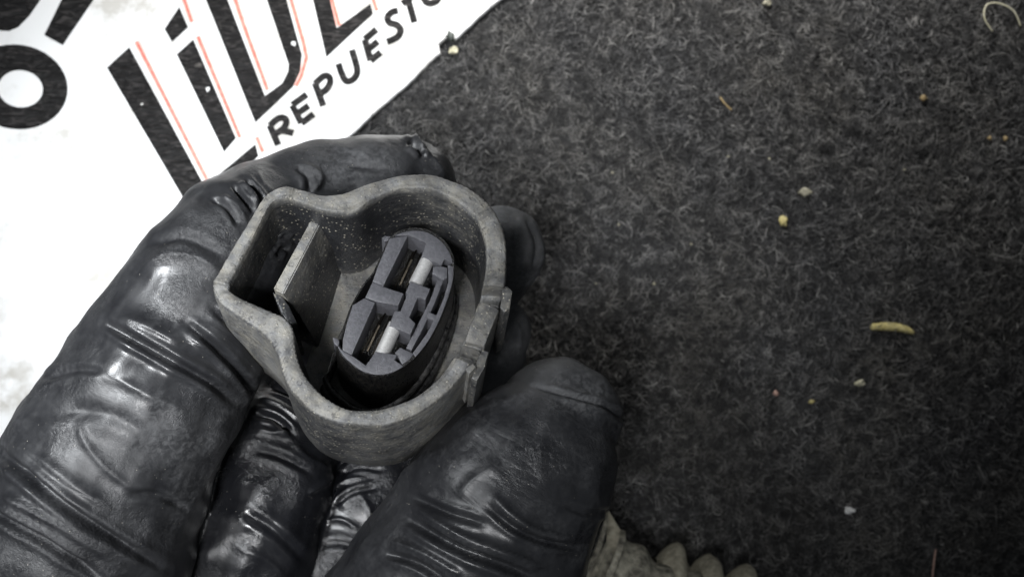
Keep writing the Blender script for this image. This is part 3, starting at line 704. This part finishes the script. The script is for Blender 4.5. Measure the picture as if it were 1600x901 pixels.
# ------------------------------------------------------------------ litter on the carpet
def lump(name, px_, py_, lx, ly, ang, mat, label, cat, group=None, z=0.9, bend=0.0, nz=0.22):
    bm = bmesh.new(); bmesh.ops.create_icosphere(bm, subdivisions=3 if lx > 12 else 2, radius=1)
    s_ = (HC-z)/FPX; ph = random.uniform(0, 9)
    for v in bm.verts:
        k = 1+nz*math.sin(v.co.x*3.1+ph)*math.cos(v.co.y*4.3+ph*2)+nz*0.6*math.sin(v.co.z*5+v.co.x*6+ph)
        x, y, zz = v.co.x*lx*s_/2*k, v.co.y*ly*s_/2*k, v.co.z*min(lx, ly)*s_/2*0.7*k
        y += bend*s_*(v.co.x**2)
        v.co = (x*math.cos(ang)-y*math.sin(ang), x*math.sin(ang)+y*math.cos(ang), zz)
    o = bm_obj(name, bm, mat, None, True); o.location = P(px_, py_, z)
    return tag(o, label, cat, group)
YEL = m_flat('dry_yellow_husk', (0.36, 0.30, 0.10), (0.62, 0.54, 0.26), 1.6, 0.7, 0.2); GRN = m_flat('pale_grit', (0.36, 0.34, 0.22), (0.60, 0.57, 0.44), 2, 0.7)
BEI = m_flat('beige_seed_skin', (0.20, 0.19, 0.14), (0.30, 0.28, 0.21), 2, 0.7); WHT = m_flat('white_grit', (0.55, 0.55, 0.54), (0.75, 0.75, 0.74), 3, 0.6)
ORG = m_flat('amber_grit', (0.24, 0.17, 0.07), (0.36, 0.27, 0.14), 3, 0.6); DRK = m_flat('dark_chip', (0.02, 0.025, 0.022), (0.06, 0.07, 0.06), 2, 0.5); PNK = m_flat('pinkish_grit', (0.34, 0.20, 0.16), (0.5, 0.34, 0.28), 3, 0.6)
bm = bmesh.new(); rows = []
for k, (t, r_) in enumerate(((0, 0.25), (0.01, 0.62), (0.06, 0.85), (0.12, 0.78), (0.25, 1.0), (0.4, 1.12), (0.55, 1.08), (0.7, 0.98), (0.85, 0.85), (0.95, 0.62), (1.0, 0.3))):
    c0 = P(1360+68*t, 511+10*t*t-3.5*math.sin(t*2.6), 1.0)
    rows.append([bm.verts.new(c0+Vector((0.1*math.sin(i*2+k), r_*0.68*math.cos(2*math.pi*i/12)*(1+0.1*math.sin(i*1.9+k)), r_*0.5*math.sin(2*math.pi*i/12)))) for i in range(12)])
for a, b in zip(rows, rows[1:]):
    for i in range(12): bm.faces.new((a[i], a[(i+1) % 12], b[(i+1) % 12], b[i]))
bm.faces.new(rows[0]); bm.faces.new(rows[-1])
tag(bm_obj('plant_husk', bm, YEL, None, True), 'long yellow dried plant husk lying on the dark carpet', 'plant husk')
lump('grain', 1224, 346, 13, 17, 0.2, YEL, 'bright yellow grain of grit below the flat beige seed', 'grain', z=1.2)
lump('seed', 1258, 300, 18, 14, 0, BEI, 'flat dull beige seed just above the yellow grain', 'seed')
lump('grain', 1328, 797, 16, 11, 0, WHT, 'bright white crumb low on the carpet, right of the ribbed conduit', 'grain')
lump('grain', 1343, 598, 16, 10, 0.2, GRN, 'pale grey crumb below the yellow husk', 'grain')
lump('grain', 1443, 153, 11, 10, 0, ORG, 'amber crumb, larger than the pair right of it', 'grain')
lump('grain', 1546, 216, 7, 7, 0, ORG, 'small amber crumb, left one of a pair near the right edge', 'grain'); lump('grain', 1571, 217, 7, 9, 0, ORG, 'small amber crumb, right one of a pair near the right edge', 'grain')
lump('grain', 1212, 614, 8, 10, 0.5, PNK, 'small pinkish crumb left of the pale grey crumb', 'grain'); lump('grain', 1268, 627, 9, 6, 0.3, YEL, 'tiny yellow crumb right of the pinkish crumb', 'grain')
lump('grain', 1198, 5, 14, 10, 0.1, BEI, 'beige crumb at the top edge of the carpet', 'grain'); lump('grain', 708, 79, 15, 12, 0.4, GRN, 'cream crumb lying against the chipped edge of the white sign', 'grain')
lump('chip', 704, 58, 12, 17, 0.3, DRK, 'dark chip stuck in the notch of the white sign edge', 'chip', z=1.9)
for x, y, lb in ((1413, 265, 'tiny pale grit speck between the amber pair and the flat beige seed'), (957, 270, 'tiny pale grit speck right of the notched fingertip, nearest the sign'),
        (967, 351, 'tiny pale grit speck just right of the fingertips behind the connector'), (1080, 381, 'tiny pale grit speck halfway between the rear fingertips and the yellow grain'),
        (931, 443, 'tiny pale grit speck above the thumb tip, left one of two level specks'), (1022, 443, 'tiny pale grit speck right of the thumb tip, right one of two level specks'),
        (1138, 245, 'tiny pale grit speck left of the flat beige seed, farther of two'), (1202, 248, 'tiny pale grit speck left of the flat beige seed, nearer of two')):
    lump('grit_speck', x, y, random.uniform(3, 5), random.uniform(3, 5), 0, random.choice((BEI, GRN, BEI)), lb, 'grit speck', 'tiny pale grit specks on the carpet', z=0.95)
def strand(name, pts, rad, mat, label, cat):
    c = catmull([tuple(P(*p)) for p in pts], 30, False); bm = bmesh.new(); vr = []
    for i, q in enumerate(c):
        t = Vector(c[min(i+1, len(c)-1)]-c[max(i-1, 0)]).normalized(); s_ = t.cross(Vector((0, 0, 1))).normalized(); u = s_.cross(t)
        vr.append([bm.verts.new(Vector(q)+s_*rad*math.cos(a)+u*rad*math.sin(a)) for a in (0, 1.05, 2.1, 3.14, 4.19, 5.24)])
    for x, y in zip(vr, vr[1:]):
        for k in range(6): bm.faces.new((x[k], x[(k+1) % 6], y[(k+1) % 6], y[k]))
    bm.faces.new(vr[0]); bm.faces.new(vr[-1][::-1]); tag(bm_obj(name, bm, mat, None, True), label, cat)
strand('loose_thread', [(1551, 50, 1.4), (1538, 28, 1.6), (1542, 8, 1.5), (1562, 6, 1.6), (1584, 18, 1.7), (1595, 42, 1.3)], 0.13, GRN, 'pale curled thread at the upper right corner of the carpet', 'thread')
strand('loose_thread', [(1125, 152, 1.3), (1134, 164, 1.5), (1143, 172, 1.2)], 0.16, ORG, 'short straight brown thread on the upper carpet', 'thread')
strand('loose_thread', [(1457, 901, 1.3), (1459, 880, 1.5), (1462, 858, 1.2)], 0.16, PNK, 'reddish thread at the bottom edge of the carpet', 'thread')

# ------------------------------------------------------------------ millimetres to metres
done = set()
for o in bpy.data.objects:
    if o.type == 'MESH':
        if o.data.name not in done: o.data.transform(Matrix.Scale(MM, 4)); done.add(o.data.name)
        if o.parent is None and o.location.length > 0.3: o.location *= MM
# parts of things whose base is an Empty were traced in world space: keep them there
bpy.context.view_layer.update()
for o in bpy.data.objects:
    if o.type == 'MESH' and o.parent in (sign, loom): o.matrix_parent_inverse = o.parent.matrix_world.inverted()
